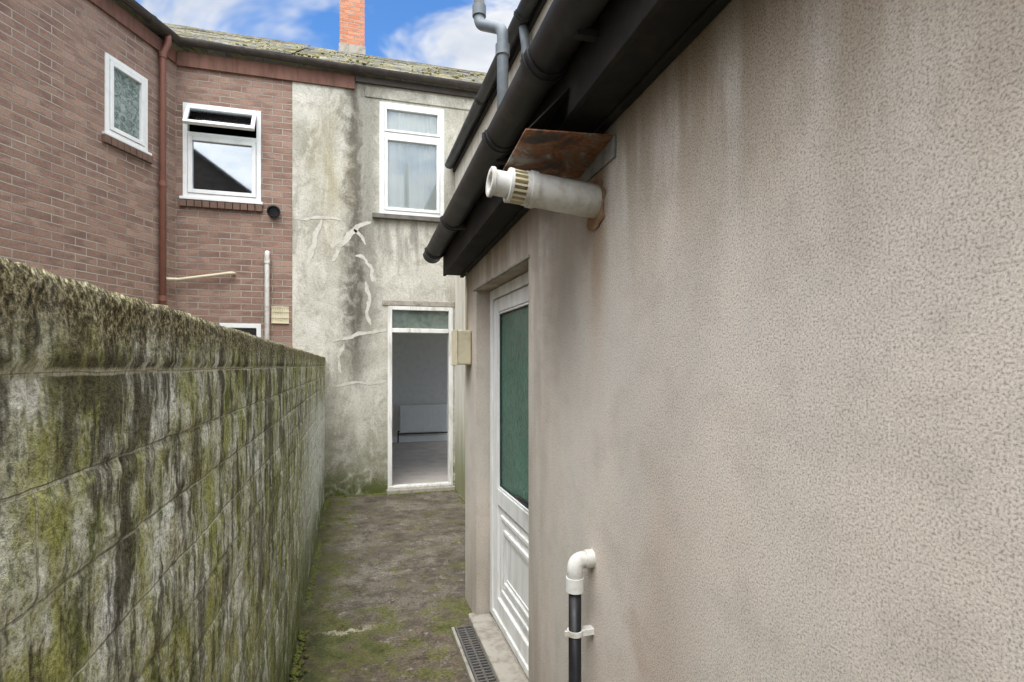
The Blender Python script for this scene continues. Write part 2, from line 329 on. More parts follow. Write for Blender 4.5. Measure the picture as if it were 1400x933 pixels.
def lathe(name,prof,origin,axis,mat,parent=None,seg=32):
    ax=Vector(axis).normalized(); s=Vector((0,0,1)) if abs(ax.z)<.9 else Vector((1,0,0)); s=(s-ax*s.dot(ax)).normalized(); t=ax.cross(s)
    vs=[];fs=[]; O=Vector(origin)
    for (d,r) in prof:
        for k in range(seg):
            a=2*math.pi*k/seg; vs.append(tuple(O+ax*d+s*math.cos(a)*r+t*math.sin(a)*r))
    for i in range(len(prof)-1):
        for k in range(seg):
            a=i*seg+k; b=i*seg+(k+1)%seg; fs.append([a,b,b+seg,a+seg])
    o=prism(name,vs,fs,mat,parent)
    for p in o.data.polygons: p.use_smooth=True
    e=o.modifiers.new('es','EDGE_SPLIT'); e.split_angle=math.radians(40)
    return o
def gutter(name,p0,p1,rad,mat,parent=None,outward=(0,-1,0),joints=(),brk=None):
    p0=Vector(p0);p1=Vector(p1); d=(p1-p0).normalized(); o=Vector(outward); o=(o-d*o.dot(d)).normalized(); up=Vector((0,0,1)); up=(up-d*up.dot(d)).normalized()
    vs=[];fs=[]
    def seg(a,b,ro,ri,cap=True):
        n0=len(vs); N=14; prof=[]
        for k in range(N+1):
            t=math.pi*k/N; prof.append((math.cos(t)*ro,-math.sin(t)*ro))
        for k in range(N+1):
            t=math.pi*(N-k)/N; prof.append((math.cos(t)*ri,-math.sin(t)*ri))
        L=len(prof)
        for P in (a,b):
            for (u,w) in prof: vs.append(tuple(P+o*u+up*w))
        for k in range(L): fs.append([n0+k,n0+(k+1)%L,n0+L+(k+1)%L,n0+L+k])
        if cap:
            fs.append([n0+k for k in range(L)]); fs.append([n0+L+k for k in range(L)][::-1])
    seg(p0,p1,rad,rad-.004)
    Lg=(p1-p0).length
    for j in joints:
        c=p0+d*(j*Lg); seg(c-d*.03,c+d*.03,rad+.006,rad+.0005)
        seg(c-d*.006,c+d*.006,rad+.011,rad+.004)
    for e,sg in ((p0,-1),(p1,1)):
        n0=len(vs); N=14; 
        for q in (e,e+d*sg*.006):
            for k in range(N+1):
                t=math.pi*k/N; vs.append(tuple(q+o*math.cos(t)*(rad+.004)-up*math.sin(t)*(rad+.004)))
        fs.append([n0+k for k in range(N+1)]); fs.append([n0+N+1+k for k in range(N+1)])
        for k in range(N): fs.append([n0+k,n0+k+1,n0+N+2+k,n0+N+1+k])
        fs.append([n0,n0+N,n0+2*N+1,n0+N+1])
    ob=prism(name,vs,fs,mat,parent); 
    for p in ob.data.polygons: p.use_smooth=True
    e=ob.modifiers.new('es','EDGE_SPLIT'); e.split_angle=math.radians(35)
    return ob
def frame(o,a): return Matrix.Translation(Vector(o))@Matrix.Rotation(a,4,'Z')
def ring(x0,x1,z0,z1,w,y0,y1):
    return [(x0,x0+w,y0,y1,z0,z1),(x1-w,x1,y0,y1,z0,z1),(x0+w,x1-w,y0,y1,z0,z0+w),(x0+w,x1-w,y0,y1,z1-w,z1)]
def backbox(name,x0,x1,z0,z1,y0,d,parent,mx,mat='dark'):
    vs=[(x0,y0,z0),(x1,y0,z0),(x1,y0,z1),(x0,y0,z1),(x0,y0+d,z0),(x1,y0+d,z0),(x1,y0+d,z1),(x0,y0+d,z1)]
    return prism(name,vs,[[4,5,6,7],[0,1,5,4],[1,2,6,5],[2,3,7,6],[3,0,4,7]],mat,parent,mx)

# ---------------------------------------------------------------- ground
def gz(x,y):
    return .006+.014*(mn.noise(Vector((x*1.3,y*1.3,0)))) +.005*mn.noise(Vector((x*9,y*9,3)))
g=bpy.data.meshes.new('ground'); R=400
g.from_pydata([(-R,-R,-.04),(R,-R,-.04),(R,R,-.04),(-R,R,-.04)],[],[[0,1,2,3]]); finish(g,'ground','soil')
vs=[];fs=[];nx=80;ny=360
for j in range(ny+1):
    for i in range(nx+1):
        x=-.36+1.72*i/nx; y=-2.5+9.65*j/ny; z=gz(x,y)
        if y<3.5+.03*mn.noise(Vector((x*5,0,0))): z-=.014
        vs.append((x,y,z))
for j in range(ny):
    for i in range(nx):
        a=j*(nx+1)+i; fs.append([a,a+1,a+nx+2,a+nx+1])
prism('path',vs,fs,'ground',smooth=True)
# ---------------------------------------------------------------- boundary wall
ys=[-2.0];
while ys[-1]<7.09:
    y=ys[-1]; ys.append(min(7.095,y+max(.006,min(.03,.006+.005*max(0,y-.6))) if y>.3 else y+.05))
zs=[1.70-1.72*k/165 for k in range(166)]
vs=[];fs=[]; prof_n=0
def bw(y,z):
    p=Vector((0,y,z)); d=.006*mn.noise(p*2.2)+.0025*mn.noise(p*9)+.0022*mn.noise(p*28)+.0018*mn.noise(p*70)
    row=math.floor((z-1.59)/.118); fz=(z-1.59)/.118-row; e=min(fz,1-fz)*.118
    off=.225*(row%2); fy=((y+off)/.45)%1; e2=min(fy,1-fy)*.45
    bl=.004*mn.noise(Vector((row*3.7,math.floor((y+off)/.45)*5.1,0)))
    jt=max(0,1-min(e,e2)/.008)*.004*(.5+abs(mn.noise(p*4))*2)
    if z>1.60: jt=0; d+=.004
    return d+bl-jt
for y in ys:
    tz=1.70+.005*mn.noise(Vector((y*3,0,0)))+.004*mn.noise(Vector((y*17,5,0)))+.004*mn.noise(Vector((y*60,5,0)))
    col=[(-.45,y,-.02),(-.45,y,tz-.01),(-.42,y,tz+.003),(-.38,y,tz+.006*mn.noise(Vector((y*20,9,0)))),(-.325,y,tz+.001)]
    for z in zs:
        f=max(0,(z-1.692)/.008)
        col.append((-.31+bw(y,z)-f*.004,y,z+(tz-1.70)*max(0,(z-1.6)/.1)))
    prof_n=len(col); vs+=col
for j in range(len(ys)-1):
    for i in range(prof_n-1):
        a=j*prof_n+i; fs.append([a,a+1,a+prof_n+1,a+prof_n])
fs.append([len(vs)-prof_n+i for i in range(prof_n)]); fs.append([i for i in range(prof_n)])
prism('boundary_wall',vs,fs,'block',smooth=True)

# ---------------------------------------------------------------- brick house
BH=empty('brick_house',(-1.9,7.1,0))
F=frame((0,7.1,0),0)
a=math.atan2(.9127,.4085); C=frame((-1.918,7.1,0),a)
wall('facing_wall',-1.918,-.678,-.02,5.14,.25,[(-1.844,-1.024,3.52,4.60),(-1.467,-1.024,.9,2.09)],'brick',BH,F)
wall('side_wall',-6.5,-.0,-.02,5.14,.25,[(-.93,-.41,3.86,4.64)],'brick',BH,C)
w=[*ring(-1.844,-1.024,3.52,4.60,.05,.0-.012,.07),(-1.794,-1.074,-.01,.07,4.225,4.275)]
boxes('rear_window_frame',w,'upvc',BH,F,.004)
boxes('rear_window_casement',ring(-1.79,-1.078,3.574,4.221,.045,-.022,.05),'upvc',BH,F,.004)
boxes('rear_window_glass',[(-1.745,-1.123,.01,.016,3.62,4.176)],'glassr',BH,F)
backbox('rear_window_room',-1.84,-1.03,3.53,4.59,.24,1.2,BH,F)
T=F@Matrix.Translation((0,-.02,4.55))@Matrix.Rotation(math.radians(-34),4,'X')
boxes('open_fanlight',ring(-1.80,-1.07,-.30,0,.04,-.02,.02),'upvc',BH,T,.004)
boxes('open_fanlight_glass',[(-1.76,-1.11,-.003,.003,-.26,-.04)],'glassr',BH,T)
boxes('rear_window_sill_board',[(-1.87,-1.0,-.05,.03,3.49,3.522)],'upvc',BH,F,.004)
boxes('rear_window_brick_sill',[(-1.875+i*.0795,-1.875+i*.0795+.072,-.045,.05,3.41,3.485) for i in range(11)],'bsill',BH,F,.004)
boxes('lower_window_frame',ring(-1.467,-1.024,.9,2.09,.05,-.01,.07),'upvc',BH,F,.004)
boxes('lower_window_glass',[(-1.417,-1.074,.02,.026,.95,2.04)],'glassr',BH,F); backbox('lower_window_room',-1.46,-1.03,.91,2.08,.24,1.0,BH,F)
boxes('side_window_frame',ring(-.93,-.41,3.86,4.64,.045,-.012,.07)+ring(-.88,-.46,3.91,4.59,.04,-.02,.05),'upvc',BH,C,.004)
boxes('side_window_glass',[(-.84,-.50,.01,.016,3.95,4.55)],'obsw',BH,C)
boxes('side_window_sill',[(-.96,-.38,-.035,.04,3.835,3.862)],'upvc',BH,C,.003)
boxes('side_window_brick_sill',[(-.965+i*.0755,-.965+i*.0755+.069,-.04,.05,3.755,3.83) for i in range(8)],'bsill',BH,C,.004)
boxes('fascia_board',[(-1.90,.04,-.035,-.003,5.0,5.17)],'brownw',BH,F,.003)
boxes('side_fascia_board',[(-6.5,-.03,-.03,-.003,5.02,5.17)],'brownw',BH,C,.003)
gutter('rear_gutter',(-1.87,7.0,5.26),(.04,7.0,5.23),.056,'dgutter',BH,(0,-1,0),(.02,.35,.7,1.0))
pa=C@Vector((-6.5,-.09,5.27)); pb=C@Vector((-.02,-.09,5.26))
gutter('side_gutter',pa,pb,.056,'dgutter',BH,(.9127,-.4085,0),(.5,.7,.93))
tube('downpipe',[C@Vector((-.22,-.09,5.23)),C@Vector((-.22,-.09,5.12)),C@Vector((-.25,-.05,4.98)),C@Vector((-.25,-.05,0))],.033,'brownp',BH,None,.04)
for i,z in enumerate((4.95,3.55,2.3)): 
    pc=C@Vector((-.25,-.05,z)); lathe('downpipe_collar_%d'%i,[(0,.033),(0,.040),(.06,.040),(.06,.033)],pc,(0,0,1),'brownp',BH,20)
def roof(name,x0,x1,y0,z0,d,pitch,parent,mx=None,mat='slate'):
    tp=math.tan(math.radians(pitch)); vs=[];fs=[]; row=.2; n=int(d/row)
    for i in range(n):
        ya=y0+i*row; yb=ya+row+.03; za=z0+i*row*tp+.014; zb=z0+(yb-y0)*tp
        k=len(vs); nseg=int((x1-x0)/.3)
        for s in range(nseg+1):
            x=x0+(x1-x0)*s/nseg; j=.006*mn.noise(Vector((x*7,i*3,0)))
            vs+= [(x,ya+random.uniform(-.006,.006),za+j),(x,yb,zb),(x,ya,za-.016+j)]
        for s in range(nseg):
            q=k+3*s; fs+=[[q,q+3,q+4,q+1],[q,q+2,q+5,q+3]]
    k=len(vs); zr=z0+n*row*tp
    vs+=[(x0,y0,z0-.06),(x1,y0,z0-.06),(x1,y0+n*row,zr-.06),(x0,y0+n*row,zr-.06)]; fs.append([k,k+1,k+2,k+3])
    vs+=[(x1,y0+2*n*row,z0-.06),(x0,y0+2*n*row,z0-.06)]; fs.append([k+3,k+2,k+4,k+5])
    return prism(name,vs,fs,mat,parent,mx)
roof('roof',-8,-.68,6.98,5.27,3.5,30.3,BH)
roof('side_roof',-6.5,.2,-.12,5.26,2.4,24,BH,C)
tube('waste_pipe_stub',[C@Vector((-.22,-.06,2.55)),(-1.87,7.03,2.57),(-1.33,7.04,2.67),(-1.30,7.12,2.67)],.017,'cream',BH,None,.03)
boxes('air_brick',[(-.912,-.717,-.012,.01,2.10,2.30)]+[(-.905+i*.024,-.905+i*.024+.008,-.02,-.01,2.11,2.29) for i in range(8)]+[(-.912,-.717,-.02,-.01,z,z+.012) for z in (2.10,2.16,2.23,2.288)],'cream',BH,F,.001)
VT=empty('extractor_vent',(-.88,7.1,3.425))
lathe('vent_body',[(0,.0),(0,.055),(.02,.07),(.05,.075),(.055,.06),(.03,.05),(.03,.0)],(-.88,7.09,3.425),(0,-1,-.15),'blackpipe',VT)
WP=empty('waste_pipe',(-.95,7.05,1.5))
tube('pipe',[(-.952,7.12,2.93),(-.952,7.045,2.93),(-.952,7.045,.0)],.027,'upvc_g',WP,None,.04)
lathe('elbow_collar',[(0,.027),(0,.034),(.06,.034),(.06,.027)],(-.952,7.045,2.80),(0,0,1),'upvc_g',WP,20)
# ---------------------------------------------------------------- rendered house
RH=empty('rendered_house',(.5,7.1,0))
F2=frame((0,7.09,0),0)
wall('rear_wall',-.678,4.5,-.02,5.15,.26,[(.339,1.149,3.49,4.90),(.437,1.263,.03,2.35)],'rg',RH,F2)
boxes('window_lintel_render',[(.16,1.6,-.014,-.001,4.93,5.06)],'rg',RH,F2,.006)
boxes('window_sill',[(.25,1.20,-.07,.05,3.43,3.487)],'dsill',RH,F2,.006)
w=ring(.339,1.149,3.49,4.90,.055,-.004,.08)+[(.394,1.094,-.002,.08,4.47,4.53)]
boxes('window_frame',w,'upvc',RH,F2,.004)
boxes('window_sash',ring(.397,1.091,3.548,4.468,.04,-.012,.06)+ring(.397,1.091,4.532,4.842,.03,-.012,.06),'upvc',RH,F2,.004)
boxes('window_glass',[(.43,1.06,.02,.026,3.58,4.44),(.42,1.07,.02,.026,4.55,4.82)],'glass',RH,F2)
vs=[];fs=[];n=160
for i in range(n+1):
    x=.36+.78*i/n; y=.062+.006*math.sin(i*.42+math.sin(i*.11)*2)+.004*math.sin(i*.13)
    for z in (3.50,4.89): vs.append((x,y+(.004*math.sin(i*.2) if z<4 else 0),z))
for i in range(n): fs.append([2*i,2*i+2,2*i+3,2*i+1])
prism('net_curtain',vs,fs,'curtain',RH,F2,True)
backbox('window_room',.3,1.2,3.45,4.95,.265,1.2,RH,F2,'intw')
w=[(.437,.492,-.012,.09,.05,2.35),(1.208,1.263,-.012,.09,.05,2.35),(.492,1.208,-.012,.09,2.30,2.35),(.492,1.208,-.012,.09,2.015,2.07)]
boxes('doorway_frame',w,'oldwhite',RH,F2,.005)
boxes('fanlight_glass',[(.492,1.208,.03,.036,2.07,2.30)],'trans',RH,F2)
boxes('doorway_step',[(.42,1.28,-.09,.26,-.01,.052)],'conc',RH,F2,.01)
boxes('doorway_threshold',[(.45,1.25,-.02,.09,.053,.085)],'oldwhite',RH,F2,.006)
boxes('doorway_lintel',[(.37,1.285,-.016,.05,2.353,2.42)],'conc',RH,F2,.006)
IX0,IX1,IY0,IY1=-.5,3.0,7.36,11.35
wall('room_far_wall',IX0,IX1,.0,2.6,.1,[],'intw',RH,frame((0,IY1,0),0))
boxes('room_left_wall',[(IX0-.1,IX0,IY0,IY1,0,2.6)],'intw',RH)
wall('room_right_wall',-IY1,-IY0,0,2.6,.1,[(-11.2,-7.7,.4,2.5)],'intw',RH,frame((IX1,0,0),-math.pi/2))  # unseen side wall; its wide opening is added to let sky light in
boxes('room_ceiling',[(IX0,IX1,IY0,IY1,2.6,2.7)],'intw',RH); 
boxes('room_floor',[(IX0,IX1,IY0,IY1,-.02,.05)],'intf',RH)
boxes('skirting',[(IX0,IX1,IY1-.02,IY1,.05,.17)],'radi',RH,None,.004)
rb=[(.93,1.9,IY1-.12,IY1-.06,.26,.80)]+[(.95+i*.05,.95+i*.05+.022,IY1-.135,IY1-.12,.29,.77) for i in range(19)]
boxes('radiator',rb,'radi',RH,None,.006)
tube('radiator_pipe',[(.90,IY1-.07,.05),(.90,IY1-.07,.28),(.95,IY1-.07,.28)],.012,'dark',RH,None,.02)
tube('radiator_feed',[(.90,IY1-.07,.225),(1.95,IY1-.07,.225)],.010,'dark',RH,None,.02)
roof('roof',-.68,4.6,6.98,5.25,3.5,30.3,RH)
boxes('dark_fascia',[(.05,4.5,-.04,-.003,5.09,5.17)],'dgutter',RH,F2,.003)
gutter('gutter',(.05,6.985,5.23),(4.4,6.985,5.19),.056,'dgutter',RH,(0,-1,0),(.0,.14,.3,.5))
CH=[(-.20,.23,10.3,10.9,6.6,9.0)]
boxes('chimney_stack',CH,'brick2',RH); boxes('chimney_cap',[(-.23,.26,10.27,10.93,9.0,9.08)],'brick2',RH)
boxes('chimney_flashing',[(-.215,.245,10.285,10.92,6.6,7.33)],'conc',RH)
def ribbon(pts,w0):
    P=roundpath([(p[0],0,p[1]) for p in pts],.08,5)
    out=[]
    for i in range(len(P)-1):
        L=(P[i+1]-P[i]).length; k=max(1,int(L/.02))
        for s in range(k): out.append(P[i].lerp(P[i+1],s/k))
    out.append(P[-1]); vs=[];n=len(out)
    for i,p in enumerate(out):
        t=(out[min(i+2,n-1)]-out[max(0,i-2)]).normalized(); nn=Vector((t.z,0,-t.x))
        q=p*7+Vector((w0*99,0,0)); 
        wa=w0*(.8+.8*mn.noise(q)+.5*mn.noise(q*4)); wb=w0*(.8+.8*mn.noise(q+Vector((9,9,9)))+.5*mn.noise(q*4+Vector((5,5,5))))
        k=min(1,.3+min(i,n-1-i)*.25)
        c=p+nn*.03*mn.noise(p*6)
        vs.append((c+nn*max(.004,wa)*k,c-nn*max(.004,wb)*k))
    return vs
def px2(px,py):  # survey helper: where a sight line through the reference meets the facing wall (7.09 m away)
    u=(px-700)/756; X=.9603*u+.279; Y=.9603-.279*u; t=7.09/Y; return (X*t,1.6+(500-py)/756*t)
cr=[([(402,298),(425,300),(445,297),(468,300)],.020),([(440,300),(430,325),(424,350),(420,365)],.026),([(506,302),(490,310),(476,322),(465,340),(455,358)],.036),
    ([(484,314),(494,322),(500,335)],.02),([(486,350),(497,352),(505,362),(510,385)],.030),([(500,385),(506,410),(500,430),(507,445)],.024),
    ([(455,468),(480,462),(500,455),(528,452)],.024),([(452,530),(480,522),(505,526),(528,520)],.02),([(470,470),(462,490),(468,510)],.02)]
vs=[];fs=[]
for pts,w0 in cr:
    R_=ribbon([px2(*p) for p in pts],w0); k=len(vs)
    for a_,b_ in R_: vs+=[(a_.x,-.003,a_.z),(b_.x,-.003,b_.z)]
    for i in range(len(R_)-1): fs.append([k+2*i,k+2*i+1,k+2*i+3,k+2*i+2])
prism('crack_repairs',vs,fs,'patch',RH,F2)
# rear wing
W=frame((1.29,0,0),-math.pi/2)
wall('wing_side_wall',-7.085,2.0,-.02,4.15,.25,[],'rc',RH,W)
boxes('wing_fascia',[(-7.08,2,-.03,-.003,4.10,4.16)],'soffit',RH,W)
gutter('wing_gutter',(1.20,7.0,4.17),(1.20,-2,4.17),.056,'black',RH,(-1,0,0),(.2,.35,.45,.6))
prism('wing_roof',[(1.22,7.3,4.17),(1.22,-2,4.17),(4.5,-2,5.6),(4.5,7.3,5.6)],[[0,1,2,3]],'slate',RH)
WD=empty('downpipe',(1.24,3.9,3.5))
tube('pipe',[(1.22,3.9,4.10),(1.24,3.9,3.95),(1.24,3.9,2.6)],.034,'greypipe',WD,None,.03)
lathe('collar',[(0,.034),(0,.042),(.06,.042),(.06,.034)],(1.24,3.9,3.6),(0,0,1),'greypipe',WD,20)
SP=empty('soil_vent_pipe',(1.0,4.1,3.6))
tube('upper_pipe',[(.95,4.18,5.2),(.95,4.18,4.30)],.042,'palepipe',SP)
tube('lower_pipe',[(.95,4.18,4.36),(.95,4.18,4.24),(1.07,3.93,4.08),(1.07,3.93,2.6)],.042,'greypipe',SP,None,.06)
for i,(x,y,z) in enumerate(((.95,4.18,4.30),(1.07,3.93,3.88),(1.07,3.93,3.3))): lathe('socket_%d'%i,[(0,.042),(0,.053),(.08,.053),(.08,.042)],(x,y,z),(0,0,1),'greypipe',SP,24)
# ---------------------------------------------------------------- outbuilding (lean-to)
OB=empty('rendered_outbuilding',(.9,1.5,0))
E=frame((.75,0,0),-math.pi/2)
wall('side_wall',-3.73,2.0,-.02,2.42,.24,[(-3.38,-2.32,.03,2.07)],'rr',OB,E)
boxes('end_wall',[(.99,1.285,3.49,3.728,-.02,2.5)],'rr',OB)
def zs_(y): return 2.36-.049*(y-.965)
def sloped(name,x0,x1,dz0,dz1,mat,y0=-2.0,y1=3.78,par=OB,bev=.003):
    vs=[]
    for y in (y0,y1):
        b=zs_(y); vs+=[(x0,y,b+dz0),(x1,y,b+dz0),(x1,y,b+dz1),(x0,y,b+dz1)]
    return prism(name,vs,[[0,1,2,3],[4,5,6,7],[0,1,5,4],[1,2,6,5],[2,3,7,6],[3,0,4,7]],mat,par,None,False,bev)
sloped('soffit_board',.627,.80,0,.012,'soffit')
sloped('fascia_board',.605,.625,-.008,.165,'soffit')
sloped('soffit_batten',.722,.747,-.014,-.001,'soffit')
boxes('fascia_end',[(.626,.80,3.765,3.783,2.237,2.36)],'soffit',OB)
prism('roof',[(.57,-2,zs_(-2)+.175),(.57,3.8,zs_(3.8)+.175),(1.29,3.8,2.85),(1.29,-2,3.0),(.57,-2,zs_(-2)+.167),(.57,3.8,zs_(3.8)+.167),(1.29,3.8,2.82),(1.29,-2,2.97)],[[0,1,2,3],[4,5,6,7],[0,1,5,4],[1,2,6,5],[2,3,7,6],[3,0,4,7]],'slate',OB)
gutter('gutter',(.542,-2,zs_(-2)+.16),(.542,3.86,zs_(3.86)+.16),.062,'black',OB,(-1,0,0),(.45,.60,.685,.86,.975))
boxes('gutter_brackets',[(.545,.606,y-.012,y+.012,zs_(y)+.09,zs_(y)+.11) for y in (.3,1.3,2.1,3.0)],'black',OB)
D0,D1=-3.375,-2.325
boxes('door_frame',[(D0,D0+.06,.085,.15,.06,2.065),(D1-.06,D1,.085,.15,.06,2.065),(D0+.06,D1-.06,.085,.15,2.005,2.065),(D0+.06,D1-.06,.085,.15,.06,.10)],'upvc_d',OB,E,.004)
x0,x1=D0+.063,D1-.063
leaf=[(x0,x0+.085,.095,.14,.105,2.0),(x1-.085,x1,.095,.14,.105,2.0),(x0+.085,x1-.085,.095,.14,1.92,2.0),(x0+.085,x1-.085,.095,.14,.76,.86),(x0+.085,x1-.085,.095,.14,.105,.20)]
boxes('door_leaf',leaf,'upvc_d',OB,E,.005)
boxes('door_glass',[(x0+.085,x1-.085,.115,.125,.86,1.92)],'obsg',OB,E)
boxes('glazing_bead',ring(x0+.086,x1-.086,.861,1.919,.012,.100,.118),'upvc',OB,E,.003)
boxes('glazing_gasket',ring(x0+.099,x1-.099,.874,1.906,.005,.108,.1145),'blackpipe',OB,E)
pl=[(x0+.085,x1-.085,.112,.13,.20,.76)]
for k,(ins,dp) in enumerate(((.05,.100),(.085,.108),(.12,.098),(.155,.106))):
    pl+=ring(x0+.085+ins,x1-.085-ins,.20+ins,.76-ins,.022 if k%2==0 else .012,dp,.1125)
boxes('door_panel',pl,'upvc_d',OB,E,.005)
boxes('door_handle_plate',[(x1-.06,x1-.028,.085,.096,.86,1.06)],'black',OB,E,.004)
tube('door_handle',[(x1-.044,.09,.955),(x1-.044,.045,.955),(x1-.20,.045,.948),(x1-.29,.052,.940)],.010,'blackpipe',OB,E,.02,12)
boxes('door_sill',[(D0-.0,D1,-.05,.084,-.01,.05)],'conc',OB,E,.008)
boxes('room_backing',[(D0-.05,D1+.05,.28,.30,0,2.2)],'dark',OB,E)
boxes('door_head_bead',[(-3.44,-2.30,-.010,.0,2.071,2.085)],'conc',OB,E,.003)
RP=empty('rusty_flashing',(.6,1.6,2.25))
prism('plate',[(.47,1.48,2.262),(.752,1.48,2.276),(.752,1.74,2.236),(.47,1.74,2.226),(.47,1.48,2.266),(.752,1.48,2.28),(.752,1.74,2.24),(.47,1.74,2.23)],[[0,1,2,3],[4,5,6,7],[0,1,5,4],[1,2,6,5],[2,3,7,6],[3,0,4,7]],'rust',RP)
prism('flange',[(.742,1.478,2.277),(.742,1.478,2.215),(.742,1.70,2.205),(.742,1.742,2.237),(.748,1.478,2.277),(.748,1.478,2.215),(.748,1.70,2.205),(.748,1.742,2.237)],[[0,1,2,3],[4,5,6,7],[0,1,5,4],[1,2,6,5],[2,3,7,6],[3,0,4,7]],'galv',RP)
prism('upstand',[(.475,1.483,2.266),(.475,1.737,2.231),(.60,1.737,2.36),(.60,1.483,2.40),(.479,1.483,2.266),(.479,1.737,2.231),(.604,1.737,2.36),(.604,1.483,2.40)],[[0,1,2,3],[4,5,6,7],[0,1,5,4],[1,2,6,5],[2,3,7,6],[3,0,4,7]],'soffit',RP)
FL=empty('boiler_flue',(.6,1.62,2.13))
ax=Vector((-.33,0,.03)).normalized(); O=(.757,1.62,2.122)
lathe('flue_tube',[(-.02,.052),(.215,.052),(.215,.056),(.235,.056),(.235,.052),(.25,.052),(.25,.034),(.30,.034)],O,ax,'upvc_g',FL,40)
lathe('flue_terminal',[(.292,.034),(.292,.052),(.302,.052),(.302,.038),(.345,.038),(.348,.045),(.358,.045),(.360,.041),(.358,.030),(.335,.030),(.335,0)],O,ax,'upvc_g',FL,40)
vs=[];fs=[]; s=Vector((0,0,1)); s=(s-ax*s.dot(ax)).normalized(); t=ax.cross(s)
for k in range(18):
    an=2*math.pi*k/18; r=s*math.cos(an)+t*math.sin(an); q=ax.cross(r)*.003; n=len(vs)
    for d in (.25,.293):
        for rr in (.034,.051):
            for sg in (-1,1): vs.append(tuple(Vector(O)+ax*d+r*rr+q*sg))
    fs+=[[n,n+1,n+3,n+2],[n+4,n+5,n+7,n+6],[n,n+1,n+5,n+4],[n+2,n+3,n+7,n+6],[n,n+2,n+6,n+4],[n+1,n+3,n+7,n+5]]
prism('flue_cage',vs,fs,'cream',FL)
vs=[(.746,1.62,2.122)];N=60
for k in range(N):
    an=2*math.pi*k/N; r=.068+.020*mn.noise(Vector((math.cos(an)*2,math.sin(an)*2,1)))+.012*mn.noise(Vector((math.cos(an)*7,math.sin(an)*7,1)))
    if math.sin(an)<-.6: r+=.02
    vs.append((.746,1.62+math.cos(an)*r,2.122+math.sin(an)*r))
prism('flue_hole_edge',vs,[[0,1+k,1+(k+1)%N] for k in range(N)],'hole',FL)
LP=empty('outlet_pipe',(.69,1.65,.5))
tube('outlet_elbow',[(.757,1.65,.975),(.69,1.65,.975),(.69,1.65,.90)],.0255,'upvc_g',LP,None,.045,24,10)
lathe('elbow_socket',[(0,.02),(0,.029),(.045,.029),(.045,.024)],(.69,1.65,.875),(0,0,1),'upvc_g',LP)
lathe('wall_socket',[(0,.02),(0,.029),(.03,.029),(.03,.024)],(.752,1.65,.975),(-1,0,0),'upvc_g',LP)
tube('outlet_pipe_run',[(.69,1.65,.89),(.69,1.65,.0)],.0205,'blackpipe',LP,None,.05,24)
lathe('pipe_clip',[(0,.0205),(0,.026),(.016,.026),(.016,.0205)],(.69,1.65,.735),(0,0,1),'upvc_g',LP)
boxes('pipe_clip_base',[(.708,.752,1.635,1.665,.732,.753),(.655,.668,1.645,1.655,.735,.751)],'upvc_g',LP,None,.002)
MB=empty('meter_box',(.7,3.58,1.7))
boxes('housing',[(.655,.748,3.51,3.69,1.605,1.83)],'cream',MB,None,.010)
boxes('lid_lip',[(.648,.656,3.505,3.695,1.60,1.835)],'cream',MB,None,.004)
tube('cable',[(.735,3.6,1.83),(.735,3.6,2.22)],.006,'cream',MB,None,.01,10)
DG=empty('drain_grate',(.65,2.9,.02))
gr=[(.600,.612,2.2,3.30,-.01,.022),(.700,.712,2.2,3.30,-.01,.022),(.612,.700,3.288,3.30,-.01,.022),(.65,.662,2.2,3.288,-.01,.018)]
gr+=[(.612,.700,2.2+i*.0278,2.2+i*.0278+.011,0,.020) for i in range(39)]
boxes('grate',gr,'iron',DG,None,.0015); boxes('channel',[(.612,.70,2.2,3.29,-.02,.0045)],'dark',DG)
boxes('grate_kerb',[(.713,.752,1.9,3.45,-.01,.028),(.58,.599,2.0,3.32,-.01,.018)],'conc',DG,None,.006)
# ---------------------------------------------------------------- moss and debris
def blobs(name,pts,mat,flat=.5):
    bm=bmesh.new()
    for (x,y,z,r) in pts:
        mt=Matrix.Translation((x,y,z))@Matrix.Rotation(random.random()*6,4,'Z')@Matrix.Diagonal((r*random.uniform(.7,1.4),r*random.uniform(.7,1.4),r*flat,1))
        q=bmesh.ops.create_icosphere(bm,subdivisions=1,radius=1,matrix=mt)
        for v_ in q['verts']: v_.co+=Vector((random.uniform(-1,1),random.uniform(-1,1),random.uniform(-1,1)))*r*.22
    me=bpy.data.meshes.new(name); bm.to_mesh(me); bm.free(); return finish(me,name,mat,smooth=True)
pts=[]
for i in range(900):
    y=random.uniform(1.2,7.0); d=abs(random.gauss(0,.025)); x=-.295+d
    if mn.noise(Vector((y*1.7,4,0)))>-.1: pts.append((x,y,gz(x,y)-.002,random.uniform(.005,.016)))
for i in range(500):
    x=random.uniform(-.28,1.28); y=7.06-abs(random.gauss(0,.03)); 
    if not .42<x<1.28 : pts.append((x,y,gz(x,y),random.uniform(.006,.018)))
    else: pts.append((x,6.98-abs(random.gauss(0,.02)),gz(x,y),random.uniform(.005,.014)))
for i in range(160):
    y=random.uniform(3.7,7); pts.append((1.27-abs(random.gauss(0,.02)),y,gz(1.2,y),random.uniform(.006,.015)))
blobs('moss',pts,'moss',.55)
pts=[]
for i in range(380):
    x0_=random.uniform(-1.9,3.5); yy=random.uniform(0,1)**2*2.2
    if mn.noise(Vector((x0_*2.5,yy*2,0)))>-.1: pts.append((x0_,6.98+yy,5.28+yy*.584,random.uniform(.008,.028)))
blobs('roof_moss',pts,'lichen',.6)
vs=[];fs=[]
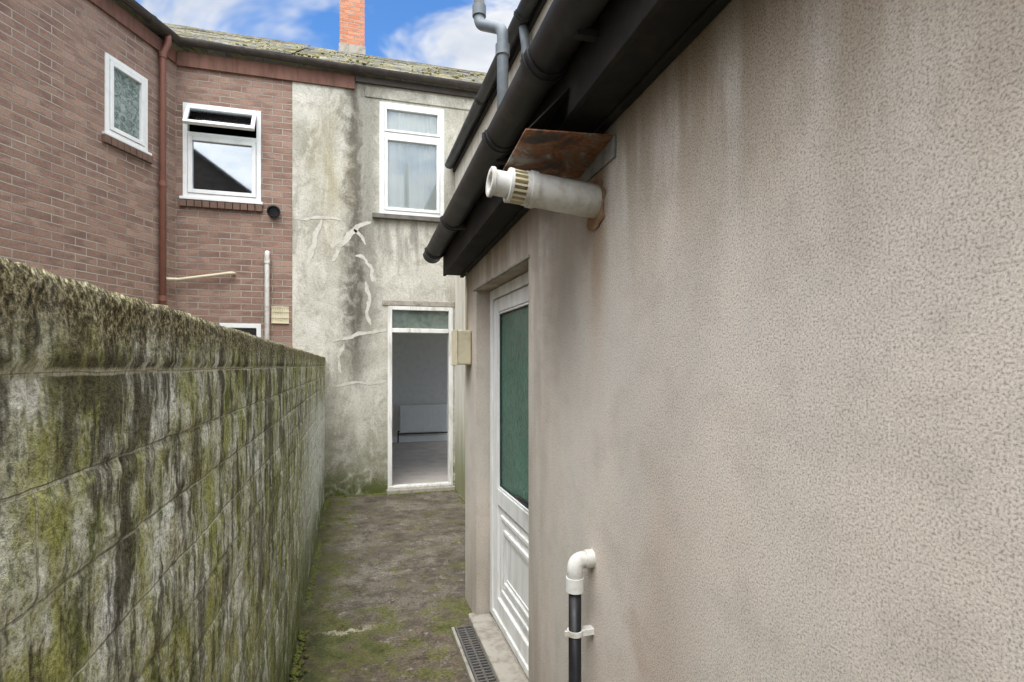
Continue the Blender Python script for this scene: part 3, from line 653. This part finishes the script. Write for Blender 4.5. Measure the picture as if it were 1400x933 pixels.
for i in range(620):
    y=random.uniform(1.5,7.0); x=random.choice([random.uniform(-.28,.58),-.28+abs(random.gauss(0,.07)),random.uniform(-.1,.58)])
    if y>3.8 and random.random()<.3: x=random.uniform(.5,1.25)
    r=random.uniform(.003,.015) ; an=random.random()*6.3; c=Vector((x,y,gz(x,y)+.004)); n=len(vs)
    d=Vector((math.cos(an),math.sin(an),random.uniform(-.1,.3)))*r; e=Vector((-math.sin(an),math.cos(an),random.uniform(-.2,.4)))*r*.5
    for q in (c-d,c-e*.9-d*.2,c-e*.6+d*.5,c+d*1.1,c+e*.7+d*.4,c+e-d*.3): vs.append((q.x,q.y,max(q.z,gz(x,y)-.002)))
    fs+=[[n,n+1,n+2,n+3],[n,n+3,n+4,n+5]]
prism('leaf_litter',vs,fs,'leaf')
# ---------------------------------------------------------------- house behind (seen only as reflection)
NH=empty('terraced_house',(-6,-8,0))
prism('gable_walls',[(-10,-6,0),(-2.2,-6,0),(-2.2,-6,6.6),(-6.1,-6,9.4),(-10,-6,6.6),(-10,-13,0),(-2.2,-13,0),(-2.2,-13,6.6),(-6.1,-13,9.4),(-10,-13,6.6)],
 [[0,1,2,3,4],[5,6,7,8,9],[0,1,6,5],[1,2,7,6],[4,0,5,9]],'brick3',NH)
prism('roof',[(-1.9,-5.8,6.45),(-6.1,-5.8,9.5),(-6.1,-13.2,9.5),(-1.9,-13.2,6.45),(-10.3,-5.8,6.45),(-10.3,-13.2,6.45)],[[0,1,2,3],[1,4,5,2]],'slate',NH)
# ---------------------------------------------------------------- camera
cam=bpy.data.cameras.new('camera'); co_=bpy.data.objects.new('camera',cam); COL.objects.link(co_)
co_.location=(0,0,1.6); co_.rotation_euler=(math.radians(90),0,math.radians(-16.2)); cam.sensor_width=36; cam.lens=36*756/1400
cam.shift_y=33.5/1400; cam.clip_start=.02; cam.clip_end=2000; S.camera=co_
# ---------------------------------------------------------------- light
el=math.radians(56); az=math.atan2(-.5,-.86)
sd=Vector((math.sin(az)*math.cos(el),math.cos(az)*math.cos(el),math.sin(el)))
sl=bpy.data.lights.new('sun','SUN'); so=bpy.data.objects.new('sun',sl); COL.objects.link(so)
sl.energy=2.0; sl.angle=math.radians(35); sl.color=(1,.97,.92); so.rotation_euler=(-sd).to_track_quat('-Z','Y').to_euler(); so.location=(0,0,20)
w=bpy.data.worlds.new('World'); S.world=w; w.use_nodes=True; nt=w.node_tree; bg=nt.nodes['Background']
sky=nt.nodes.new('ShaderNodeTexSky'); sky.sky_type='NISHITA'; sky.sun_disc=False; sky.sun_elevation=el; sky.sun_rotation=az%(2*math.pi); sky.dust_density=.6; sky.ozone_density=2.5
v=co(nt,'Generated'); x,y,z=sep(nt,v); zz=ma(nt,'ADD',ma(nt,'MAXIMUM',z,0.0),.12)
p=comb(nt,ma(nt,'DIVIDE',x,zz),ma(nt,'DIVIDE',y,zz),0.0)
cl=nz(nt,mp(nt,p,(1,1,1),(.3,.2,0)),2.0,9,.6,.5)
sh=nz(nt,mp(nt,p,(1,1,1),(2,5,0)),3.5,4,.6)
dot=nt.nodes.new('ShaderNodeVectorMath'); dot.operation='DOT_PRODUCT'; sv(nt,dot.inputs[0],v); dot.inputs[1].default_value=tuple(sd)
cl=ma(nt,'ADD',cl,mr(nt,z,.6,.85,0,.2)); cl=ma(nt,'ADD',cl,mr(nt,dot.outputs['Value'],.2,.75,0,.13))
br=ma(nt,'ADD',mr(nt,dot.outputs['Value'],.4,1.0,1.0,4.6),mr(nt,z,.58,.95,0,3.6))  # overhead term is extra cloud glow above the view, added to light walls
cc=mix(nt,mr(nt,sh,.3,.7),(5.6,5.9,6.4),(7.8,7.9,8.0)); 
skb=mix(nt,1.0,sky.outputs[0],(.95,1.5,2.0),'MULTIPLY')
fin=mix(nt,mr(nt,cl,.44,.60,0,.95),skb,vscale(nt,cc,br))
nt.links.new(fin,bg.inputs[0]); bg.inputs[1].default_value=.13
S.view_settings.view_transform='Standard'; S.view_settings.look='None'; S.view_settings.exposure=0; S.view_settings.gamma=1
